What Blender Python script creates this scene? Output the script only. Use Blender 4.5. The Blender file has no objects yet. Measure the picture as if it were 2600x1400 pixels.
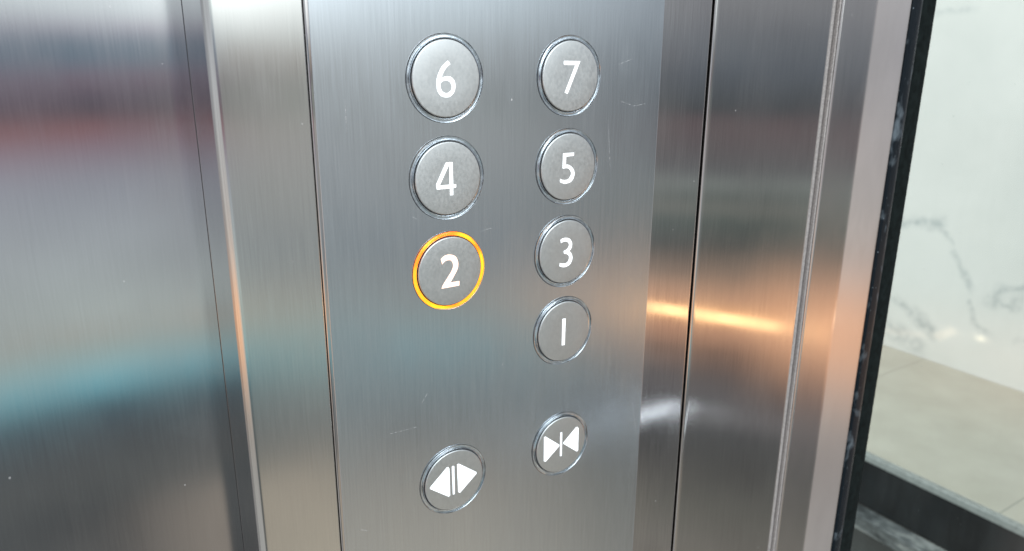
import bpy, bmesh, math, random
from mathutils import Vector, Matrix
random.seed(4)
S = bpy.context.scene
COL = S.collection

# ------------------------------------------------------------------ camera
cd = bpy.data.cameras.new('camera'); cam = bpy.data.objects.new('camera', cd); COL.objects.link(cam); S.camera = cam
Rv = Vector((0.84141577, -0.54037017, 0.00442547)); Uv = Vector((0.15208919, 0.2446621, 0.95760604)); Wv = Vector((0.51854448, 0.80507176, -0.28804701))
M = Matrix((Rv, Uv, -Wv)).transposed().to_4x4(); M.translation = Vector((-0.16087854, -0.30506151, 0.01290327))
cam.matrix_world = M
cd.sensor_width = 36; cd.lens = 26.557; cd.clip_start = 0.01; cd.clip_end = 100
cd.dof.use_dof = True; cd.dof.focus_distance = 0.36; cd.dof.aperture_fstop = 14

# ------------------------------------------------------------------ render / view
S.render.engine = 'CYCLES'
S.cycles.use_denoising = True
S.cycles.max_bounces = 10; S.cycles.transmission_bounces = 8; S.cycles.glossy_bounces = 5
S.cycles.caustics_reflective = True; S.cycles.caustics_refractive = True
S.cycles.blur_glossy = 0.3
S.view_settings.view_transform = 'Standard'; S.view_settings.look = 'None'; S.view_settings.exposure = 0.15; S.view_settings.gamma = 1

def lin(c):
    return tuple((v/255/12.92 if v/255 <= .04045 else ((v/255+.055)/1.055)**2.4) for v in c)

# node helpers -------------------------------------------------------
class NT:
    def __init__(s, nt): s.nt = nt; s.n = nt.nodes; s.l = nt.links
    def new(s, t, **kw):
        nd = s.n.new(t)
        for k, v in kw.items(): setattr(nd, k, v)
        return nd
    def put(s, sock, v):
        if v is None: return
        if isinstance(v, bpy.types.NodeSocket): s.l.new(v, sock)
        elif isinstance(v, (tuple, list)) and len(v) == 3 and sock.type == 'RGBA': sock.default_value = (*v, 1)
        else: sock.default_value = v
    def math(s, op, a, b=None, c=None, clamp=False):
        nd = s.new('ShaderNodeMath', operation=op); nd.use_clamp = clamp
        for i, v in enumerate((a, b, c)): s.put(nd.inputs[i], v)
        return nd.outputs[0]
    def vmath(s, op, a, b=None, scale=None):
        nd = s.new('ShaderNodeVectorMath', operation=op)
        s.put(nd.inputs[0], a); s.put(nd.inputs[1], b)
        if scale is not None: s.put(nd.inputs['Scale'], scale)
        return nd.outputs['Value'] if op in ('LENGTH', 'DOT_PRODUCT', 'DISTANCE') else nd.outputs[0]
    def mixc(s, f, a, b, mode='MIX'):
        nd = s.new('ShaderNodeMix', data_type='RGBA', blend_type=mode)
        s.put(nd.inputs[0], f); s.put(nd.inputs[6], a); s.put(nd.inputs[7], b)
        return nd.outputs[2]
    def noise(s, vec, scale, detail=2, rough=.5, dim='3D', w=None):
        nd = s.new('ShaderNodeTexNoise', noise_dimensions=dim)
        s.put(nd.inputs['Vector'], vec); nd.inputs['Scale'].default_value = scale
        nd.inputs['Detail'].default_value = detail; nd.inputs['Roughness'].default_value = rough
        return nd.outputs[0]
    def mr(s, v, a, b, c, d, clamp=True, smooth=False):
        nd = s.new('ShaderNodeMapRange'); nd.clamp = clamp
        if smooth: nd.interpolation_type = 'SMOOTHSTEP'
        s.put(nd.inputs[0], v)
        for i, x in enumerate((a, b, c, d)): nd.inputs[i+1].default_value = x
        return nd.outputs[0]
    def mapping(s, vec, scale=(1,1,1), rot=(0,0,0), loc=(0,0,0)):
        nd = s.new('ShaderNodeMapping'); s.put(nd.inputs[0], vec)
        nd.inputs['Scale'].default_value = scale; nd.inputs['Rotation'].default_value = rot; nd.inputs['Location'].default_value = loc
        return nd.outputs[0]
    def ramp(s, f, stops, interp='LINEAR'):
        nd = s.new('ShaderNodeValToRGB'); r = nd.color_ramp; r.interpolation = interp
        while len(r.elements) > 1: r.elements.remove(r.elements[-1])
        for i, (p, c) in enumerate(stops):
            e = r.elements[0] if i == 0 else r.elements.new(p)
            e.position = p; e.color = (*c, 1)
        s.put(nd.inputs[0], f)
        return nd.outputs[0]

# ------------------------------------------------------------------ world: bands of light by height stand in for the lobby, shaped for steel reflections
W = bpy.data.worlds.new('World'); S.world = W; W.use_nodes = True
wt = NT(W.node_tree); wt.n.clear()
tc = wt.new('ShaderNodeTexCoord').outputs['Generated']
dirn = wt.vmath('NORMALIZE', tc)
sep = wt.new('ShaderNodeSeparateXYZ'); wt.put(sep.inputs[0], dirn)
el = wt.math('MULTIPLY', wt.math('ARCSINE', sep.outputs[2]), 57.2958)
az = wt.math('MULTIPLY', wt.math('ARCTAN2', sep.outputs[0], wt.math('MULTIPLY', sep.outputs[1], -1)), 57.2958)
wob = wt.noise(wt.mapping(dirn, (3, 3, 9)), 1.6, 3, .5)
elw = wt.math('ADD', el, wt.math('MULTIPLY', wt.math('SUBTRACT', wob, .5), 0.9))
E0, E1 = -45.0, 35.0
f = wt.math('DIVIDE', wt.math('SUBTRACT', elw, E0), E1-E0, clamp=True)
REFL = 0.62
def env(stops):
    return [((e-E0)/(E1-E0), tuple(v/REFL for v in lin(c))) for e, c in sorted(stops)]
LEFT = [(-45,(150,142,132)),(-36,(128,122,114)),(-30.4,(112,106,99)),(-29.2,(80,81,79)),(-25.5,(70,74,76)),(-23.1,(60,74,82)),(-22.3,(88,138,149)),(-21.6,(108,158,167)),(-20.8,(132,160,162)),
        (-19.7,(138,154,150)),(-18.9,(152,149,140)),(-17.5,(148,156,153)),(-12.5,(140,146,149)),(-8.5,(128,132,140)),(-6.2,(124,108,118)),(-4.9,(122,90,92)),
        (-4.2,(68,70,76)),(-2.8,(86,80,90)),(-1.7,(116,98,108)),(-1.0,(90,108,120)),(0.5,(86,104,116)),(1.1,(146,136,148)),(2.0,(176,186,188)),(4.5,(205,212,214)),(12,(200,208,212)),(35,(200,208,214))]
RIGHT = [(-45,(128,124,118)),(-36,(98,96,92)),(-33,(88,88,84)),(-27.5,(72,74,75)),(-26.2,(98,98,100)),(-25.2,(84,84,86)),(-23.6,(86,82,82)),(-21.6,(120,98,86)),(-20,(180,138,112)),
         (-18.9,(222,168,122)),(-17.8,(180,142,116)),(-16,(128,112,100)),(-14,(82,84,82)),(-12.2,(78,86,84)),(-11.2,(102,104,100)),(-10.3,(88,94,92)),(-9.3,(112,118,116)),(-8.5,(88,90,92)),
         (-5.4,(96,88,90)),(-4.7,(92,84,86)),(-4.1,(70,74,77)),(-1.4,(82,88,95)),(0.3,(94,99,105)),(3,(112,114,118)),(8,(125,128,134)),(35,(130,135,140))]
SIDE = [(-45,(136,137,138)),(-33,(138,137,136)),(-26,(134,129,125)),(-22,(158,147,138)),(-19,(188,172,158)),(-15,(168,160,155)),(-9,(156,153,153)),(0,(150,152,157)),(6,(160,163,167)),(35,(162,164,168))]
def gauss(v, c, w):
    q = wt.math('DIVIDE', wt.math('SUBTRACT', v, c), w)
    return wt.math('POWER', 2.71828, wt.math('MULTIPLY', wt.math('MULTIPLY', q, q), -1))
MID = [(-45,(158,150,138)),(-36,(150,143,131)),(-30.3,(140,132,122)),(-29,(104,102,99)),(-26,(102,106,108)),(-24.3,(106,110,110)),(-22.8,(112,140,144)),(-21,(122,144,146)),(-19.4,(138,138,130)),
       (-18.5,(146,140,130)),(-16.5,(122,124,124)),(-14,(108,114,118)),(-12.5,(118,120,122)),(-10.5,(128,130,128)),(-8,(139,139,138)),(-5.4,(144,142,138)),(-4.7,(116,120,118)),(-3,(122,126,122)),
       (-2,(98,98,99)),(-1.2,(124,116,110)),(0,(142,134,128)),(.8,(150,158,160)),(2,(186,192,192)),(5,(196,204,208)),(35,(198,206,212))]
cl = wt.ramp(f, env(LEFT)); cr = wt.ramp(f, env(RIGHT))
col = wt.mixc(wt.mr(az, 9, 13, 0, 1, smooth=True), cl, wt.ramp(f, env(MID)))
col = wt.mixc(wt.mr(az, 30, 46, 0, 1, smooth=True), col, cr)
col = wt.mixc(wt.mr(az, -14, -26, 0, 1, smooth=True), col, wt.ramp(f, env(SIDE)))
col = wt.mixc(wt.mr(az, 69, 77, 0, 1, smooth=True), col, wt.ramp(f, env(SIDE)))
# bright patch added high up on the left, for the cap rims
hi = wt.math('MULTIPLY', wt.mr(el, 22, 40, 0, 1, smooth=True), wt.mr(az, 10, -15, 0, 1, smooth=True))
col = wt.mixc(hi, col, (2.6,2.8,2.9))
col = wt.mixc(wt.mr(wt.math('ABSOLUTE', wt.math('SUBTRACT', az, 73.5)), 0, 5, .5, 0, smooth=True), col, (.95,.88,.82))
col = wt.mixc(wt.mr(az, 78, 86, 0, .35, smooth=True), col, (.30,.31,.33))
# warm glow added on both sides, for the column edge and post
wm = wt.math('MULTIPLY', gauss(elw, -19.3, 3.6), wt.math('MAXIMUM', wt.mr(az, 50, 58, 0, .75, smooth=True), wt.mr(az, -22, -45, 0, .9, smooth=True)))
col = wt.mixc(wm, col, (1.15,.62,.36))
dk = wt.math('MULTIPLY', wt.mr(el, -27, -30, 0, 1, smooth=True), wt.mr(az, 6, 1.5, 0, .85, smooth=True))
col = wt.mixc(wt.math('MULTIPLY', dk, wt.mr(az, -22, -12, 0, 1)), col, tuple(v/REFL for v in lin((60,66,69))))
rd = wt.math('MULTIPLY', gauss(elw, -5.3, .6), wt.math('MULTIPLY', wt.mr(az, 8, 0, 0, .6, smooth=True), wt.mr(az, -20, -12, 0, 1)))
col = wt.mixc(rd, col, tuple(v/REFL for v in lin((122,76,68))))
win = wt.math('MULTIPLY', gauss(el, 5.5, 3.6), gauss(az, 15, 4.5))
col = wt.mixc(win, col, (2.6,2.7,2.7))
# uneven brightness along the bands
vx = wt.noise(wt.mapping(dirn, (3.5, 3.5, 5)), 2.2, 3, .55)
col = wt.mixc(1.0, col, wt.ramp(vx, [(.3,(.80,.79,.80)),(.7,(1.20,1.21,1.20))]), 'MULTIPLY')
# behind the lift wall: even pale fill added to light the marble
back = wt.mr(sep.outputs[1], -0.02, 0.06, 0, 1)
col = wt.mixc(back, col, (.62,.66,.64))
bg = wt.new('ShaderNodeBackground'); wt.put(bg.inputs[0], col); bg.inputs[1].default_value = 1.0
wt.l.new(bg.outputs[0], wt.new('ShaderNodeOutputWorld').inputs[0])
W.cycles.sampling_method = 'MANUAL'; W.cycles.sample_map_resolution = 1024

# ------------------------------------------------------------------ lamps
def area(name, p0, p1, width, radiance, color, target=Vector((.1,0,-.1))):
    p0, p1 = Vector(p0), Vector(p1); c = (p0+p1)/2; ln = (p1-p0).length
    ld = bpy.data.lights.new(name, 'AREA'); ld.shape = 'RECTANGLE'; ld.size = ln; ld.size_y = width
    ld.energy = radiance*math.pi*ln*width; ld.color = color
    o = bpy.data.objects.new(name, ld); COL.objects.link(o)
    x = (p1-p0).normalized(); z = (c-target).normalized(); z = (z-x*z.dot(x)).normalized(); y = z.cross(x)
    m = Matrix((x, y, z)).transposed().to_4x4(); m.translation = c; o.matrix_world = m
    return o
area('warm_strip_lamp', (1.035,-.965,-.578), (1.36,-.757,-.640), .024, 2.1, (1,.60,.27))
area('warm_strip_lamp', (1.55,-.65,-.650), (1.66,-.585,-.668), .014, 1.6, (1,.70,.50))
area('warm_strip_lamp', (1.68,-.57,-.673), (1.73,-.55,-.655), .02, 3.0, (1,.75,.50))
area('white_tube_lamp', (.92,-.934,-.852), (1.092,-.858,-.8095), .005, 4.5, (.82,.92,1))
area('white_tube_lamp', (.923,-.938,-.838), (1.094,-.862,-.7975), .004, 3.5, (.82,.92,1))
area('white_tube_lamp', (.70,-1.03,-.885), (.91,-.938,-.850), .010, 1.6, (.85,.93,1))
area('spot_lamp', (1.782,-.518,-.68), (1.798,-.512,-.68), .016, 9, (1,.85,.6))
area('cap_fill_lamp', (-.2,-1.2,.53), (.7,-1.2,.53), .45, 5.0, (.93,.97,1))  # unseen fill lamp added to brighten the caps and upper film
area('lobby_fill_lamp', (1.3,1.3,2.0), (2.1,1.3,2.0), 1.2, 12.5, (1,.985,.98), Vector((2.9,1.1,-.9)))  # unseen fill lamp added to bring up the marble and floor

# ------------------------------------------------------------------ materials
def mat(name):
    m = bpy.data.materials.new(name); m.use_nodes = True
    t = NT(m.node_tree); t.n.clear()
    out = t.new('ShaderNodeOutputMaterial'); b = t.new('ShaderNodeBsdfPrincipled'); t.l.new(b.outputs[0], out.inputs[0])
    return m, t, b, out
def steel(name, base=(.62,.62,.63), rough=.17, aniso=.75, grain=1.0, wave=1.0, specks=.5, scratches=.5, seed=0.0, marks=()):
    """vertically brushed stainless steel"""
    m, t, b, out = mat(name)
    co = t.new('ShaderNodeTexCoord').outputs['Object']
    co = t.vmath('ADD', co, (seed, seed*.37, seed*1.7))
    g1 = t.noise(t.mapping(co, (1, 1, .022)), 1900, 2, .6)
    g2 = t.noise(t.mapping(co, (1, 1, .05)), 620, 3, .65)
    g3 = t.noise(t.mapping(co, (1, 1, .08)), 110, 2, .5)
    g = t.math('ADD', t.math('ADD', t.math('MULTIPLY', g1, .58), t.math('MULTIPLY', g2, .32)), t.math('MULTIPLY', g3, .10))
    sp = t.new('ShaderNodeTexVoronoi', voronoi_dimensions='3D'); t.put(sp.inputs['Vector'], t.mapping(co, (1,.2,.8))); sp.inputs['Scale'].default_value = 55
    spm = t.math('MULTIPLY', t.math('LESS_THAN', sp.outputs['Distance'], t.math('MULTIPLY', t.noise(co, 260, 1), .045)), specks, clamp=True)
    # single hairline scratches at their own places on the sheet
    mark = spm
    raw = t.vmath('MULTIPLY', t.vmath('ADD', t.new('ShaderNodeTexCoord').outputs['Object'], t.vmath('SCALE', t.vmath('SUBTRACT', t.new('ShaderNodeTexNoise').outputs[1], (.5,.5,.5)), None, .004)), (1,0,1))
    fade = t.mr(t.noise(co, 900, 2, .6), .38, .6, .1, 1)
    for (a0, a1), (b0, b1) in marks:
        dx, dz = b0-a0, b1-a1; L2 = dx*dx+dz*dz
        h = t.math('DIVIDE', t.vmath('DOT_PRODUCT', t.vmath('SUBTRACT', raw, (a0,0,a1)), (dx,0,dz)), L2, clamp=True)
        dd = t.vmath('LENGTH', t.vmath('SUBTRACT', t.vmath('SUBTRACT', raw, (a0,0,a1)), t.vmath('SCALE', (dx,0.,dz), None, h)))
        mark = t.math('MAXIMUM', mark, t.math('MULTIPLY', t.mr(dd, .00005, .00022, .6*scratches, 0), fade))
    colr = t.mixc(t.mr(g, .3, .7, 0, 1), tuple(v*(1-.07*grain) for v in base), tuple(v*(1+.07*grain) for v in base))
    colr = t.mixc(mark, colr, (.85,.85,.84))
    t.put(b.inputs['Base Color'], colr); t.put(b.inputs['Metallic'], t.math('SUBTRACT', 1, t.math('MULTIPLY', mark, .8)))
    smudge = t.noise(t.mapping(co, (1,1,.5)), 16, 3, .6)
    touch = t.mr(t.noise(t.mapping(co, (1,1,.8)), 34, 4, .7), .56, .70, 0, .10)
    smudge = t.math('ADD', smudge, touch)
    rr = t.math('ADD', t.math('MULTIPLY', t.math('SUBTRACT', g, .5), .11*grain), t.math('ADD', rough, t.math('MULTIPLY', t.math('SUBTRACT', smudge, .5), .20)))
    t.put(b.inputs['Roughness'], t.math('MAXIMUM', rr, .03))
    b.inputs['Anisotropic'].default_value = aniso
    tg = t.vmath('NORMALIZE', t.vmath('CROSS_PRODUCT', t.new('ShaderNodeNewGeometry').outputs['Normal'], (0,0,1)))
    t.put(b.inputs['Tangent'], tg)
    bp = t.new('ShaderNodeBump'); bp.inputs['Strength'].default_value = .5; bp.inputs['Distance'].default_value = .000004*grain
    t.put(bp.inputs['Height'], g)
    wv = t.noise(t.mapping(co, (1,1,.45)), 7, 2, .45)
    bw = t.new('ShaderNodeBump'); bw.inputs['Strength'].default_value = .6; bw.inputs['Distance'].default_value = .00035*wave
    t.put(bw.inputs['Height'], wv); t.l.new(bw.outputs[0], bp.inputs['Normal'])
    t.l.new(bp.outputs[0], b.inputs['Normal'])
    return m
M_door = steel('brushed_steel_door', (.64,.64,.65), .13, .75, .5, .8, .35, .3, 1.1)
M_col = steel('brushed_steel_column', (.71,.72,.70), .17, .7, .75, .8, .3, .2, 2.3)
M_plate = steel('brushed_steel_plate', (.62,.61,.61), .095, .8, 1.0, .35, .4, .5, 3.1)
M_wall = steel('brushed_steel_wall', (.62,.61,.60), .12, .8, .8, 1.2, .5, .4, 4.7)
M_post = steel('brushed_steel_post', (.66,.64,.63), .19, .6, .6, .8, .3, .3, 5.9)
M_film = steel('satin_film', (.62,.672,.715), .215, .42, .8, .7, .6, .8, 6.3, [((0.1013, -0.0129), (0.1102, -0.0159)), ((0.1102, -0.0159), (0.1184, -0.0149)), ((0.0989, 0.0054), (0.1081, 0.0077)), ((-0.0155, -0.1527), (-0.0126, -0.1487)), ((-0.0328, -0.1645), (-0.0192, -0.165)), ((0.0133, -0.0797), (0.0141, -0.0841)), ((0.0315, -0.1409), (0.03, -0.1439)), ((-0.0175, -0.0605), (-0.0144, -0.0624)), ((0.0182, -0.0718), (0.0245, -0.0707)), ((-0.0465, -0.0075), (-0.0466, -0.0204)), ((0.0939, -0.0217), (0.0965, -0.0464)), ((-0.0516, -0.2106), (-0.0476, -0.213)), ((0.1208, -0.1854), (0.1259, -0.2132))])

def simple(name, base, rough=.5, metal=0, **kw):
    m, t, b, out = mat(name)
    co = t.new('ShaderNodeTexCoord').outputs['Object']
    n = t.noise(co, kw.pop('scale', 300), 3, .6); k = kw.pop('var', .15)
    t.put(b.inputs['Base Color'], t.mixc(t.mr(n, .3, .7, 0, 1), tuple(v*(1-k) for v in base), tuple(v*(1+k) for v in base)))
    t.put(b.inputs['Roughness'], t.mr(n, .3, .7, max(rough-.08, .02), rough+.08)); b.inputs['Metallic'].default_value = metal
    for a, v in kw.items(): b.inputs[a].default_value = v
    return m
M_gap = simple('black_gap', (.012,.012,.013), .7)
M_socket = simple('dark_chrome', (.72,.76,.80), .15, 1)
M_bead = simple('grey_sealant', (.36,.34,.33), .55, scale=900, var=.3)

def cap_mat():
    m, t, b, out = mat('bead_blasted_cap')
    co = t.new('ShaderNodeTexCoord').outputs['Object']; oi = t.new('ShaderNodeObjectInfo').outputs['Random']
    co2 = t.vmath('ADD', co, t.vmath('SCALE', (1.,.3,.6), None, oi))
    n = t.noise(t.mapping(co2, (1,1,.7), (0,.3,0)), 900, 3, .6); n2 = t.noise(co2, 160, 2, .5)
    a = t.math('ADD', t.math('MULTIPLY', n, .75), t.math('MULTIPLY', n2, .25))
    t.put(b.inputs['Base Color'], t.mixc(t.mr(a, .35, .65, 0, 1), (.60,.63,.635), (.655,.68,.68)))
    b.inputs['Metallic'].default_value = 1; t.put(b.inputs['Roughness'], t.mr(n, .3, .7, .38, .48))
    bp = t.new('ShaderNodeBump'); bp.inputs['Strength'].default_value = .25; bp.inputs['Distance'].default_value = .00004
    t.put(bp.inputs['Height'], n); t.l.new(bp.outputs[0], b.inputs['Normal'])
    return m
M_cap = cap_mat()

def emis(name, c, s):
    m, t, b, out = mat(name)
    b.inputs['Base Color'].default_value = (.8,.8,.8,1); b.inputs['Roughness'].default_value = .35
    b.inputs['Emission Color'].default_value = (*c, 1); b.inputs['Emission Strength'].default_value = s
    return m
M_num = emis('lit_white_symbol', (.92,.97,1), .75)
M_numw = emis('lit_warm_symbol', (1,.84,.76), .9)
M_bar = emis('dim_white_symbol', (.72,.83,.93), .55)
M_rim = emis('amber_rim_glow', (1,.38,.10), 1.0)
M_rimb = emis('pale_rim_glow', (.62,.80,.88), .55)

def acrylic(name, color, rough=.0):
    m, t, b, out = mat(name)
    b.inputs['Base Color'].default_value = (*color, 1); b.inputs['Roughness'].default_value = rough
    b.inputs['Transmission Weight'].default_value = 1; b.inputs['IOR'].default_value = 1.49
    return m
M_acr = acrylic('clear_acrylic', (.90,.96,1.0))
M_acra = acrylic('amber_lit_acrylic', (1,.86,.62))
def glow_mat():
    m, t, b, out = mat('amber_light_guide')
    co = t.new('ShaderNodeTexCoord').outputs['Object']
    n = t.noise(co, 75, 1, .5)
    b.inputs['Base Color'].default_value = (.4,.15,.02,1)
    t.put(b.inputs['Emission Color'], t.mixc(t.mr(n, .4, .6, 0, 1), (1,.20,.008), (1,.46,.012))); b.inputs['Emission Strength'].default_value = 1.9
    return m
M_guide = glow_mat()

def gasket_mat():
    m, t, b, out = mat('black_rubber')
    co = t.new('ShaderNodeTexCoord').outputs['Object']
    n = t.noise(t.mapping(co, (1,1,.25)), 90, 4, .65)
    dust = t.math('MULTIPLY', t.mr(t.noise(t.mapping(co, (1,1,.6)), 60, 3, .6), .57, .70, 0, 1), .5)
    v = t.new('ShaderNodeTexVoronoi'); t.put(v.inputs['Vector'], co); v.inputs['Scale'].default_value = 260
    sp = t.math('MULTIPLY', t.math('LESS_THAN', v.outputs['Distance'], .10), t.mr(n, .5, .6, 0, 1))
    t.put(b.inputs['Base Color'], t.mixc(t.math('MAXIMUM', dust, t.math('MULTIPLY', sp, 1.0), clamp=True), (.008,.012,.016), (.22,.27,.31)))
    t.put(b.inputs['Roughness'], t.mr(n, .3, .7, .18, .4))
    b.inputs['Specular IOR Level'].default_value = .09
    bp = t.new('ShaderNodeBump'); bp.inputs['Strength'].default_value = .5; bp.inputs['Distance'].default_value = .0006
    t.put(bp.inputs['Height'], n); t.l.new(bp.outputs[0], b.inputs['Normal'])
    return m
M_gasket = gasket_mat()

def glass_mat():
    m, t, b, out = mat('tinted_glass')
    t.n.remove(b)
    co = t.new('ShaderNodeTexCoord').outputs['Object']
    tr = t.new('ShaderNodeBsdfTransparent'); tr.inputs[0].default_value = (.93,.958,.948,1)
    gl = t.new('ShaderNodeBsdfGlossy'); gl.inputs['Roughness'].default_value = .06
    fr = t.new('ShaderNodeFresnel'); fr.inputs[0].default_value = 1.45
    mx = t.new('ShaderNodeMixShader'); t.put(mx.inputs[0], t.math('MULTIPLY', t.math('MULTIPLY', fr.outputs[0], .65), t.math('SUBTRACT', 1, t.new('ShaderNodeNewGeometry').outputs['Backfacing']))); t.l.new(tr.outputs[0], mx.inputs[1]); t.l.new(gl.outputs[0], mx.inputs[2])
    df = t.new('ShaderNodeBsdfDiffuse'); df.inputs[0].default_value = (.55,.62,.62,1)
    v = t.new('ShaderNodeTexVoronoi'); t.put(v.inputs['Vector'], t.mapping(co, (1,.2,.7))); v.inputs['Scale'].default_value = 75
    sp = t.math('LESS_THAN', v.outputs['Distance'], t.math('MULTIPLY', t.noise(co, 120, 1), .05))
    haze = t.math('MULTIPLY', t.mr(t.noise(t.mapping(co, (1,1,.35)), 12, 4, .6), .45, .75, 0, 1), .025)
    m2 = t.new('ShaderNodeMixShader'); t.put(m2.inputs[0], t.math('MAXIMUM', t.math('MULTIPLY', sp, .5), haze)); t.l.new(mx.outputs[0], m2.inputs[1]); t.l.new(df.outputs[0], m2.inputs[2])
    t.l.new(m2.outputs[0], out.inputs[0])
    return m
M_glass = glass_mat()

def marble_mat():
    m, t, b, out = mat('white_marble')
    co = t.new('ShaderNodeTexCoord').outputs['Object']
    nz = t.new('ShaderNodeTexNoise'); t.put(nz.inputs['Vector'], co); nz.inputs['Scale'].default_value = 9; nz.inputs['Detail'].default_value = 4
    cw = t.vmath('ADD', co, t.vmath('SCALE', t.vmath('SUBTRACT', nz.outputs[1], (.5,.5,.5)), None, .07))
    cw = t.vmath('MULTIPLY', cw, (0,1,1))
    segs = [((1.63,.163),(1.424,.172),.012,.35),((1.60,-.75),(1.421,-.724),.022,.75),((1.44,-.735),(1.345,-.79),.010,.5),((1.338,-.824),(1.276,-.917),.012,.5),((1.276,-.917),(1.239,-.979),.014,.6),
            ((1.225,-1.03),(1.20,-1.12),.012,.6),((1.20,-1.12),(1.13,-1.15),.010,.5),((1.137,-1.004),(1.115,-.95),.022,.7),((1.115,-.954),(1.0,-.90),.012,.6),((1.137,-1.004),(1.06,-1.003),.010,.6),((1.06,-1.003),(1.04,-.93),.014,.6),
            ((1.56,-1.12),(1.459,-1.155),.018,.6),((1.459,-1.155),(1.36,-1.215),.026,.8),((1.60,-1.25),(1.43,-1.30),.03,.6),((1.04,-1.15),(.90,-1.08),.01,.35),((1.9,-.3),(1.75,-.9),.02,.6),((.9,-.2),(.6,-.9),.02,.6),((.7,.4),(.2,.0),.02,.6)]
    tot = None
    for (a0, a1), (b0, b1), wd, st in segs:
        dx, dz = b0-a0, b1-a1; L2 = dx*dx+dz*dz
        pa = t.vmath('SUBTRACT', cw, (0,a0,a1))
        h = t.math('DIVIDE', t.vmath('DOT_PRODUCT', pa, (0,dx,dz)), L2, clamp=True)
        d = t.vmath('LENGTH', t.vmath('SUBTRACT', pa, t.vmath('SCALE', (0.,dx,dz), None, h)))
        k = t.mr(d, 0, wd*2.2, st, 0, smooth=True)
        tot = k if tot is None else t.math('MAXIMUM', tot, k)
    brk = t.mr(t.noise(t.mapping(co, (1,2,2)), 17, 3, .6), .36, .62, .25, 1)
    tot = t.math('MULTIPLY', tot, brk)
    cloud = t.noise(co, 2.3, 4, .55)
    base = t.mixc(t.mr(cloud, .35, .65, 0, 1), (.74,.755,.735), (.81,.82,.80))
    t.put(b.inputs['Base Color'], t.mixc(t.math('MULTIPLY', tot, .75), base, (.30,.36,.38)))
    b.inputs['Roughness'].default_value = .22
    return m
M_marble = marble_mat()

def floor_mat():
    m, t, b, out = mat('beige_floor_tile')
    co = t.new('ShaderNodeTexCoord').outputs['Object']
    s = t.new('ShaderNodeSeparateXYZ'); t.put(s.inputs[0], co)
    gy = t.math('ABSOLUTE', t.math('SUBTRACT', t.math('FRACT', t.math('DIVIDE', t.math('ADD', s.outputs[1], -.576+6.4), .8)), .5))
    j = t.math('GREATER_THAN', gy, .4975)
    n = t.noise(co, 6, 4, .6)
    base = t.mixc(t.mr(n, .3, .7, 0, 1), (.345,.325,.27), (.405,.385,.325))
    t.put(b.inputs['Base Color'], t.mixc(j, base, (.20,.20,.17)))
    b.inputs['Roughness'].default_value = .3
    return m
M_floor = floor_mat()
M_black = simple('black_painted_steel', (.005,.008,.010), .45, 0, scale=14, var=.4, **{'Specular IOR Level': .15})
M_alu = simple('dull_aluminium', (.42,.45,.45), .35, 1, scale=60, var=.15)
def rail_mat():
    m, t, b, out = mat('dusty_aluminium')
    co = t.new('ShaderNodeTexCoord').outputs['Object']
    n = t.noise(t.mapping(co, (1,.6,1.5)), 14, 5, .65)
    t.put(b.inputs['Base Color'], t.ramp(n, [(.36,(.035,.042,.045)),(.5,(.14,.155,.16)),(.62,(.36,.38,.37))]))
    b.inputs['Roughness'].default_value = .55; b.inputs['Metallic'].default_value = .3
    return m
M_rail = rail_mat()

# ------------------------------------------------------------------ mesh helpers
def link(name, me, parent=None, m=None, loc=None):
    o = bpy.data.objects.new(name, me); COL.objects.link(o)
    if parent: o.parent = parent
    if m: me.materials.append(m)
    if loc: o.location = loc
    return o
def tag(o, label=None, cat=None, group=None, kind=None):
    if label: o['label'] = label
    if cat: o['category'] = cat; o['kind'] = kind or 'thing'
    if group: o['group'] = group
    if kind: o['kind'] = kind
    return o
def empty(name, loc=(0,0,0)):
    o = bpy.data.objects.new(name, None); o.empty_display_size = .02; o.location = loc; COL.objects.link(o); return o
def prism(name, prof, z0, z1, m, parent=None, smooth=False, nz=1, jit=None):
    """closed (x, y) outline extruded along z; jit(k, i) may move ring points"""
    if smooth:      # support points beside each bend keep the flat faces flat
        q = []
        for i, a in enumerate(prof):
            b = prof[(i+1) % len(prof)]; L = math.hypot(b[0]-a[0], b[1]-a[1]); q.append(a)
            if L > .004 and not jit:
                for w in (.0004/L, 1-.0004/L): q.append((a[0]+(b[0]-a[0])*w, a[1]+(b[1]-a[1])*w))
        prof = q
    bm = bmesh.new(); rings = []
    for k in range(nz+1):
        z = z0+(z1-z0)*k/nz
        rings.append([bm.verts.new((x+(jit(k, i)[0] if jit else 0), y+(jit(k, i)[1] if jit else 0), z)) for i, (x, y) in enumerate(prof)])
    n = len(prof)
    for k in range(nz):
        for i in range(n):
            bm.faces.new((rings[k][i], rings[k][(i+1)%n], rings[k+1][(i+1)%n], rings[k+1][i])).smooth = smooth
    bm.faces.new(rings[0]); bm.faces.new(rings[-1])
    bmesh.ops.recalc_face_normals(bm, faces=bm.faces)
    me = bpy.data.meshes.new(name); bm.to_mesh(me); bm.free()
    if smooth: me.set_sharp_from_angle(angle=math.radians(28))
    return link(name, me, parent, m)
def arc(cx, cy, r, a0, a1, n=10):
    return [(cx+r*math.cos(math.radians(a0+(a1-a0)*i/n)), cy+r*math.sin(math.radians(a0+(a1-a0)*i/n))) for i in range(n+1)]
def box(name, x0, x1, y0, y1, z0, z1, m, parent=None, bev=0):
    bm = bmesh.new(); bmesh.ops.create_cube(bm, size=1)
    for v in bm.verts: v.co = ((x0+x1)/2+v.co.x*(x1-x0), (y0+y1)/2+v.co.y*(y1-y0), (z0+z1)/2+v.co.z*(z1-z0))
    if bev: bmesh.ops.bevel(bm, geom=bm.edges[:], offset=bev, segments=3, affect='EDGES', profile=.5)
    me = bpy.data.meshes.new(name); bm.to_mesh(me); bm.free()
    return link(name, me, parent, m)
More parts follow.
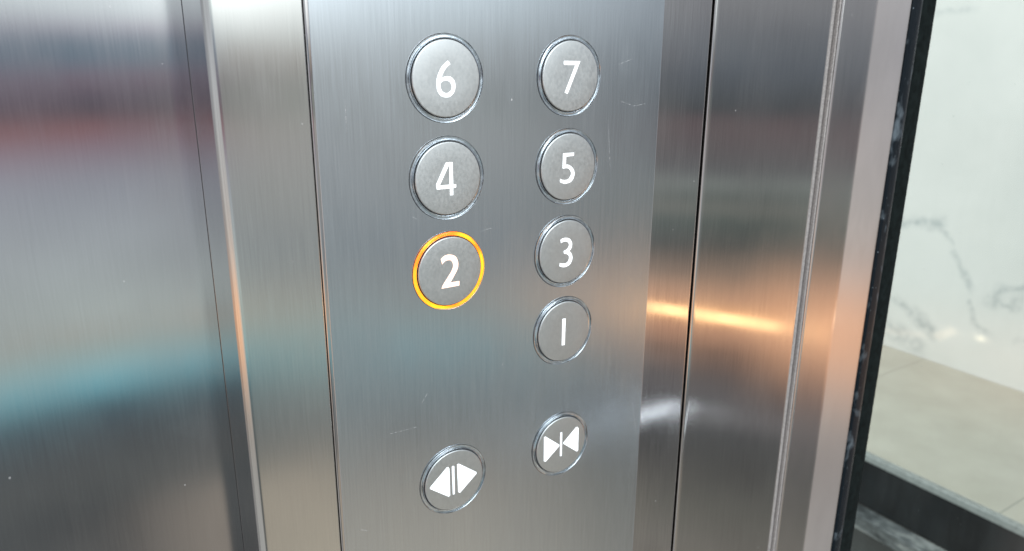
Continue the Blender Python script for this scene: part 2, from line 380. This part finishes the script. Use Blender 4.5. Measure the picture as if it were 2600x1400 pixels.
def lathe(name, prof, m, parent=None, n=128, closed=False, cap_end=False):
    """profile of (radius, height out of the panel), turned about the Y axis; height goes to -Y"""
    bm = bmesh.new(); rings = []
    for r, h in prof:
        rings.append([bm.verts.new((r*math.cos(2*math.pi*i/n), -h, r*math.sin(2*math.pi*i/n))) for i in range(n)])
    K = len(rings)
    for k in range(K if closed else K-1):
        a, b = rings[k], rings[(k+1)%K]
        for i in range(n): bm.faces.new((a[i], a[(i+1)%n], b[(i+1)%n], b[i])).smooth = True
    if cap_end: bm.faces.new(rings[-1])
    bmesh.ops.recalc_face_normals(bm, faces=bm.faces)
    me = bpy.data.meshes.new(name); bm.to_mesh(me); bm.free(); me.set_sharp_from_angle(angle=math.radians(35))
    return link(name, me, parent, m)

Z0, Z1 = -1.33, 0.95
# ------------------------------------------------------------------ sliding door, set back
door = empty('elevator_door', (-.65, .04, Z0)); tag(door, 'wide brushed steel sliding door set back at the far left, mirroring cyan and dark bands', 'elevator door')
d = prism('door_panel', [(-1.3,.038),(-.09872,.038),(-.0986,.0381),(-.0986,.058),(-1.3,.058)], Z0, Z1, M_door, door)
d.matrix_parent_inverse = Matrix.Translation(-door.location)

# ------------------------------------------------------------------ column beside the door
r = .0032
colm = prism('door_column', arc(-.0985+r, r, r, 180, 270, 14)+[(-.0620,0)]+arc(-.0620, .0004, .0004, -90, 0, 4)+[(-.0616,.06),(-.0985,.06)], Z0, Z1, M_col, smooth=True)
colm.data.materials.append(steel('polished_return_face', (.64,.64,.65), .07, .3, .4, .5, .2, .2, 8.8))
for pf in colm.data.polygons:
    if pf.normal.x < -.97: pf.material_index = 1
tag(colm, 'narrow brushed steel column with rounded left edge between the door and the button panel', 'column')
# ------------------------------------------------------------------ button panel
PX0, PX1 = -.0612, .1640
panel = empty('button_panel', (.05, 0, Z0)); tag(panel, 'brushed steel elevator panel with two columns of round buttons, the 2 lit', 'control panel')
def under(o, p):
    o.parent = p; o.matrix_parent_inverse = Matrix.Translation(-Vector(p.location)); return o
fp = prism('faceplate', arc(PX0+.0008, .0008, .0008, 180, 270, 6)+arc(PX1-.0016, .0016, .0016, 270, 360, 8)+[(PX1,.03),(PX0,.03)], Z0, Z1, M_plate, smooth=True); under(fp, panel)
film = prism('protective_film', [(PX0+.0018,-.00004),(PX0+.0020,-.00022),(.1280,-.00022),(.1284,-.00004)], Z0+.01, Z1-.01, M_film); under(film, panel)
film['label'] = 'paler bluish satin film covering the steel behind the buttons'
gp = box('panel_gap', PX1, PX1+.0016, .006, .03, Z0, Z1, M_gap); under(gp, panel)

GL = {
'6': [[(0.72, 8.06, 1), (-2.37, 5.49), (-4.19, 2.67), (-5.19, 0.01), (-5.34, -2.51), (-4.98, -5.22), (-3.28, -7.47), (-0.74, -8.26), (1.65, -7.95), (3.68, -6.12), (4.53, -3.57), (4.09, -0.83), (2.43, 0.9), (0.27, 1.35), (-2.13, 0.88, 1), (-1.06, 2.97), (0.55, 4.8), (2.31, 6.04, 1), (1.58, 7.22, 1)], [(-2.95, -2.05, 1), (-1.76, -1.31), (-0.38, -1.12), (1.19, -1.62), (2.11, -3.17), (1.71, -4.87), (0.5, -5.69), (-0.59, -5.84), (-2.05, -5.12), (-2.8, -3.74)]] ,
'7': [[(-4.62, 7.55, 1), (5.83, 7.36, 1), (-1.68, -8.6, 1), (-4.04, -7.78, 1), (1.92, 4.96, 1), (-4.54, 5.07, 1), (-4.89, 6.27, 1)]] ,
'4': [[(-1.41, 7.79, 1), (2.36, 7.68, 1), (2.56, -2.48, 1), (4.07, -2.65, 1), (4.03, -4.64, 1), (2.51, -4.77, 1), (2.45, -8.13, 1), (0.23, -8.02, 1), (0.24, -4.87, 1), (-6.48, -4.75, 1), (-6.74, -2.01, 1)], [(0.12, 5.28, 1), (0.15, -2.5, 1), (-4.25, -2.5, 1)]] ,
'5': [[(-3.96, 7.4, 1), (3.46, 7.33, 1), (3.29, 5.15, 1), (-1.48, 5.05, 1), (-1.57, 1.58, 1), (0.37, 1.24), (2.94, -0.66), (4.04, -3.37), (3.38, -6.15), (1.43, -8.0), (-1.81, -8.53), (-4.06, -8.02), (-5.51, -7.29, 1), (-5.43, -5.03, 1), (-4.12, -5.7), (-2.13, -6.08), (0.1, -5.66), (1.29, -3.75), (0.99, -2.32), (-0.3, -1.01), (-2.05, -0.71), (-3.82, -0.87, 1), (-4.09, -0.11, 1)]] ,
'3': [[(-4.41, 7.06, 1), (-2.74, 7.79), (-0.45, 7.87), (1.88, 7.08), (3.49, 5.07), (3.76, 3.11), (3.35, 1.46), (2.31, 0.21, 1), (3.44, -1.13), (4.24, -3.4), (3.72, -5.7), (2.1, -7.62), (-0.72, -8.38), (-2.79, -8.0), (-4.54, -7.37, 1), (-4.41, -4.92, 1), (-2.86, -5.54), (-0.54, -5.82), (0.98, -5.08), (1.49, -3.21), (0.88, -1.95), (-0.43, -1.27), (-1.71, -1.08, 1), (-1.98, 1.02, 1), (-0.51, 1.35), (0.87, 2.44), (1.16, 3.89), (0.41, 4.94), (-0.63, 5.36), (-2.16, 5.39), (-3.87, 4.82, 1)]] ,
'2': [[(-5.05, 6.73, 1), (-2.96, 8.15), (0.05, 8.34), (3.05, 6.77), (4.25, 3.46), (3.69, 0.38), (2.11, -2.18), (-0.06, -5.29, 1), (4.74, -5.43, 1), (4.62, -7.73, 1), (-5.04, -7.77, 1), (-4.05, -5.75), (-1.32, -2.34), (0.83, 0.82), (1.38, 3.19), (0.36, 5.25), (-1.52, 5.63), (-3.03, 5.23), (-4.37, 3.98, 1)]] ,
'1': [[(-1.77, 7.73, 1), (0.9, 7.54, 1), (0.7, -8.15, 1), (-1.85, -8.0, 1)]] ,
'open': [[(-4.26, 8.8, 1), (-3.58, 8.69, 1), (-3.03, 7.65, 1), (-2.91, -7.84, 1), (-3.62, -8.34, 1), (-14.01, -0.31, 1), (-14.05, 0.44, 1)], [(1.67, 8.56, 1), (2.54, 8.7, 1), (12.78, 0.56, 1), (12.86, -0.3, 1), (2.93, -8.32, 1), (2.0, -7.53, 1)], [(-1.52, 8.31, 1), (-0.82, 8.71, 1), (-0.03, 8.18, 1), (-0.07, -8.0, 1), (-0.82, -8.14, 1), (-1.28, -7.81, 1)]] ,
'close': [[(-11.96, 8.17, 1), (-11.21, 8.34, 1), (-1.62, 0.4, 1), (-1.6, -0.3, 1), (-10.76, -7.29, 1), (-11.86, -6.53, 1)], [(10.1, 8.06, 1), (11.02, 7.96, 1), (11.74, 6.83, 1), (11.89, -6.97, 1), (11.19, -7.59, 1), (1.44, 0.3, 1), (1.37, 0.9, 1)], [(-1.01, 7.83, 1), (-0.37, 7.97, 1), (0.33, 7.68, 1), (0.44, -6.99, 1), (-0.2, -7.26, 1), (-0.93, -6.8, 1)]] ,

}
def spline(L):
    n = len(L); out = []
    for i in range(n):
        p0, p1, p2, p3 = L[(i-1)%n], L[i], L[(i+1)%n], L[(i+2)%n]
        c1, c2 = len(p1) > 2, len(p2) > 2
        if c1 and c2: out.append((p1[0], p1[1])); continue
        a = p1 if c1 else p0; dd = p2 if c2 else p3
        for k in range(6):
            t = k/6
            out.append(tuple(.5*((2*p1[j])+(-a[j]+p2[j])*t+(2*a[j]-5*p1[j]+4*p2[j]-dd[j])*t*t+(-a[j]+3*p1[j]-3*p2[j]+dd[j])*t**3) for j in (0,1)))
    return out
def glyph(name, loops, h0, h1, m, parent, grow=0.0, bevel=.00006):
    cu = bpy.data.curves.new('outline', 'CURVE'); cu.dimensions = '2D'; cu.fill_mode = 'BOTH'
    for L in loops:
        pts = spline(L); sp = cu.splines.new('POLY'); sp.points.add(len(pts)-1); sp.use_cyclic_u = True
        for q, (x, y) in zip(sp.points, pts): q.co = (x*.001, y*.001, 0, 1)
    cu.extrude = (h1-h0)/2; cu.offset = grow
    tmp = bpy.data.objects.new('outline', cu); COL.objects.link(tmp)
    dg = bpy.context.evaluated_depsgraph_get(); me = bpy.data.meshes.new_from_object(tmp.evaluated_get(dg))
    bpy.data.objects.remove(tmp); me.name = name
    me.transform(Matrix(((1,0,0,0),(0,0,-1,-(h0+h1)/2),(0,1,0,0),(0,0,0,1))))
    me.materials.clear()
    return link(name, me, parent, m)

C_, R_, D_ = .06810229, .04409057, .20027722
RO = .019
ringprof = [(RO,.0002),(RO,.0007)]+[(RO-.0005+.0005*math.cos(a), .0009+.0005*math.sin(a)) for a in (math.radians(x) for x in (10,30,50,70,90))]+[(RO-.0009,.00140),(RO-.0012,.00132),(.0175,.00085),(.0173,.00085),(.0172,.0007),(.01715,.0002)]
capprof = [(.0167,.0001),(.0167,.00115)]+[(.0167-.0005+.0005*math.cos(math.radians(a)), .00115+.0005*math.sin(math.radians(a))) for a in (15,35,55,75,90)]+[(.0080,.00165)]
words = {'6':'top of the left column','7':'top of the right column','4':'','5':'','3':'','2':'','1':''}
def button(key, col, row):
    x, z = col*C_, -(row*R_ if row < 9 else D_)
    lit = key == '2'
    # recessed socket is the button's own mesh; cap, ring and symbols ride on it
    b = lathe('button', [(RO+.0003,.0),(RO+.0003,.00026),(RO-.0002,.00030),(.0171,.00030)], M_socket, cap_end=False)
    b.location = (x, 0, z); under(b, panel)
    if key in '1234567': b['label'] = ('lit round call button numbered 2 with glowing amber ring' if lit else 'unlit round call button numbered %s with clear ring' % key)
    elif key == 'open': b['label'] = 'round door-open button with outward arrows'
    else: b['label'] = 'round door-close button with inward arrows'
    lathe('cap', capprof, M_cap, b, cap_end=True)
    rg = lathe('ring', ringprof, M_acra if lit else M_acr, b, closed=True)
    lathe('gap_shade_ring', [(.01715,.0003),(.01715,.00075),(.01672,.00075),(.01672,.0003)], M_gap, b, closed=True)  # black ring stands in for the shade in the gap round the cap
    lathe('dark_outline_ring', [(.01925,.00026),(.01920,.00048),(RO+.00002,.00048),(RO+.00002,.00026)], M_gap, b, closed=True)  # black ring added to draw the dark outer outline
    if lit:
        rg['label'] = 'glowing amber ring'
        lathe('light_guide', [(RO-.0004,.00032),(RO-.0005,.00036),(.0173,.00036),(.0172,.00032)], M_guide, b, closed=True)
    if key in '1234567':
        glyph('numeral', GL[key], .0015, .00174, M_numw if lit else M_num, b, grow=-.00030)
        if lit: glyph('numeral_glow', GL[key], .0015, .00171, M_rim, b, grow=-.00004)
    else:
        for i, L in enumerate(GL[key]):
            glyph('bar' if i == 2 else 'arrow', [L], .0015, .00174, M_bar if i == 2 else M_num, b)
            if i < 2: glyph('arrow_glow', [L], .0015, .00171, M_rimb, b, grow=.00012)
for a in (('6',0,0),('7',1,0),('4',0,1),('5',1,1),('2',0,2),('3',1,2),('1',1,3),('open',0,9),('close',1,9)): button(*a)

# ------------------------------------------------------------------ plain wall panel right of the buttons
def bow(x):  # slight bow of the sheet towards its right edge
    t = max(0, (x-.20)/.075); return .0010*t*t
xs = [.1672+.1002*i/40 for i in range(41)]
prof = arc(.1660+.0012, .0012, .0012, 180, 270, 6)+[(x, bow(x)) for x in xs[1:]]+[(p[0], p[1]+bow(.2674)) for p in arc(.2674, .0035, .0035, -90, -5, 12)]+[(.2709,.03),(.1660,.03)]
wp = prism('wall_panel', prof, Z0, Z1, M_wall, smooth=True)
tag(wp, 'bare brushed steel wall panel right of the buttons, reflecting a bright orange streak', 'wall panel')
random.seed(8)
rb = [random.uniform(-1,1) for _ in range(2000)]
def bead(name, x0, x1, y, amp, m, parent=None):
    c, w = (x0+x1)/2, (x1-x0)/2
    p = [(c+w*math.cos(math.radians(a)), y-.35*w*math.sin(math.radians(a))) for a in range(0, 181, 30)]+[(x0,.02),(x1,.02)]
    jj = [(rb[k%2000]+.6*rb[(k//3)%2000]+.9*rb[(k//9)%2000])*amp for k in range(0, 2001)]
    return prism(name, p, Z0, Z1, m, parent, smooth=True, nz=1100, jit=lambda k, i: (jj[k] if i in (0,1,8) else (jj[(k+700)%2000]*.5 if i in (5,6,7) else 0), 0))
sl = empty('corner_sealant', (.2745,.003,Z0)); tag(sl, 'ragged grey sealant bead with black gap between the wall panel and the glass frame post', 'sealant')
under(bead('sealant_bead', .2714, .2742, .0030, .00010, M_bead), sl)
under(bead('thin_bead', .2757, .2770, .0012, .00012, M_bead), sl)
under(box('dark_gap', .2742, .2757, .006, .02, Z0, Z1, M_gap), sl)

# ------------------------------------------------------------------ frame post with a folded face
def fold():
    a = [(.2775,.02),(.2775,.0012)]+arc(.2787,.0012,.0012,180,270,5)+[(.3090,0)]
    th = math.radians(10.5); rr = .035; cx, cy = .3090, rr
    a += [(cx+rr*math.sin(t), cy-rr*math.cos(t)) for t in [th*i/8 for i in range(1, 9)]]
    ex, ey = .3670, .0094
    return a+[(ex-.0008, ey-.0001), (ex-.0002, ey+.0002), (ex+.0003, ey+.0008), (ex+.0003,.02)]
post = prism('frame_post', fold(), Z0, Z1, M_post, smooth=True)
tag(post, 'folded brushed steel post beside the black glass gasket, with a paler right face', 'post')
# ------------------------------------------------------------------ glass with its gasket
gl = empty('glass_pane', (.9,.004,Z0)); tag(gl, 'tinted glass pane at the right with a black rubber gasket, marble hall behind', 'glass pane')
under(box('glass', .3900, 1.9, .0165, .0245, Z0, Z1, M_glass), gl)
def gj(k, i): return ((rb[k%2000]+.7*rb[(k//4)%2000])*.00013 if i in GE else 0, 0)
GE = (5,6)
g1 = prism('gasket', [(.3678,.028),(.3678,.0095),(.3695,.0084),(.3755,.0082),(.3790,.0088),(.3820,.0106),(.3842,.0126),(.3842,.028)], Z0, Z1, M_gasket, smooth=True, nz=700, jit=gj); under(g1, gl)
GE = (3,4)
g2 = prism('gasket_lip', [(.3844,.0163),(.3844,.0136),(.3880,.0128),(.4020,.0134),(.4068,.0150),(.4068,.0163)], Z0, Z1, simple('dirty_rubber', (.010,.014,.014), .8, scale=200, var=.4, **{'Specular IOR Level': .03}), smooth=True, nz=700, jit=gj); under(g2, gl)
gl_b = box('gasket_back', .3844, .4066, .0248, .04, Z0, Z1, M_gasket); under(gl_b, gl)

# ------------------------------------------------------------------ the hall seen through the glass
mw = box('marble_wall', 3.19, 3.35, 0.05, 6.0, -1.36, 2.6, M_marble); tag(mw, 'pale marble wall with grey veins behind the glass', 'wall')
fl = box('floor', 2.19, 3.188, 0.05, 6.0, -1.45, -1.35, M_floor); tag(fl, kind='structure')
edge = empty('floor_edge_beam', (2.17, 1.5, -1.5)); tag(edge, 'black floor edge beam with a thin aluminium nosing below the beige floor', 'beam')
under(box('beam_face', 2.172, 2.188, 0.05, 6.0, -1.545, -1.3705, M_black), edge)
under(box('nosing', 2.160, 2.1885, 0.05, 6.0, -1.370, -1.346, M_alu, bev=.003), edge)
rail = box('shaft_rail', 2.10, 2.171, 0.05, 6.0, -1.60, -1.548, M_rail, bev=.004); tag(rail, 'dusty aluminium rail running under the black floor edge beam', 'rail')
pit = box('shaft_wall', 2.175, 2.30, 0.05, 6.0, -3.2, -1.606, simple('dark_shaft_concrete', (.05,.055,.055), .7, scale=9, var=.4)); tag(pit, 'dark shaft wall below the dusty rail in the lower right corner', 'wall')
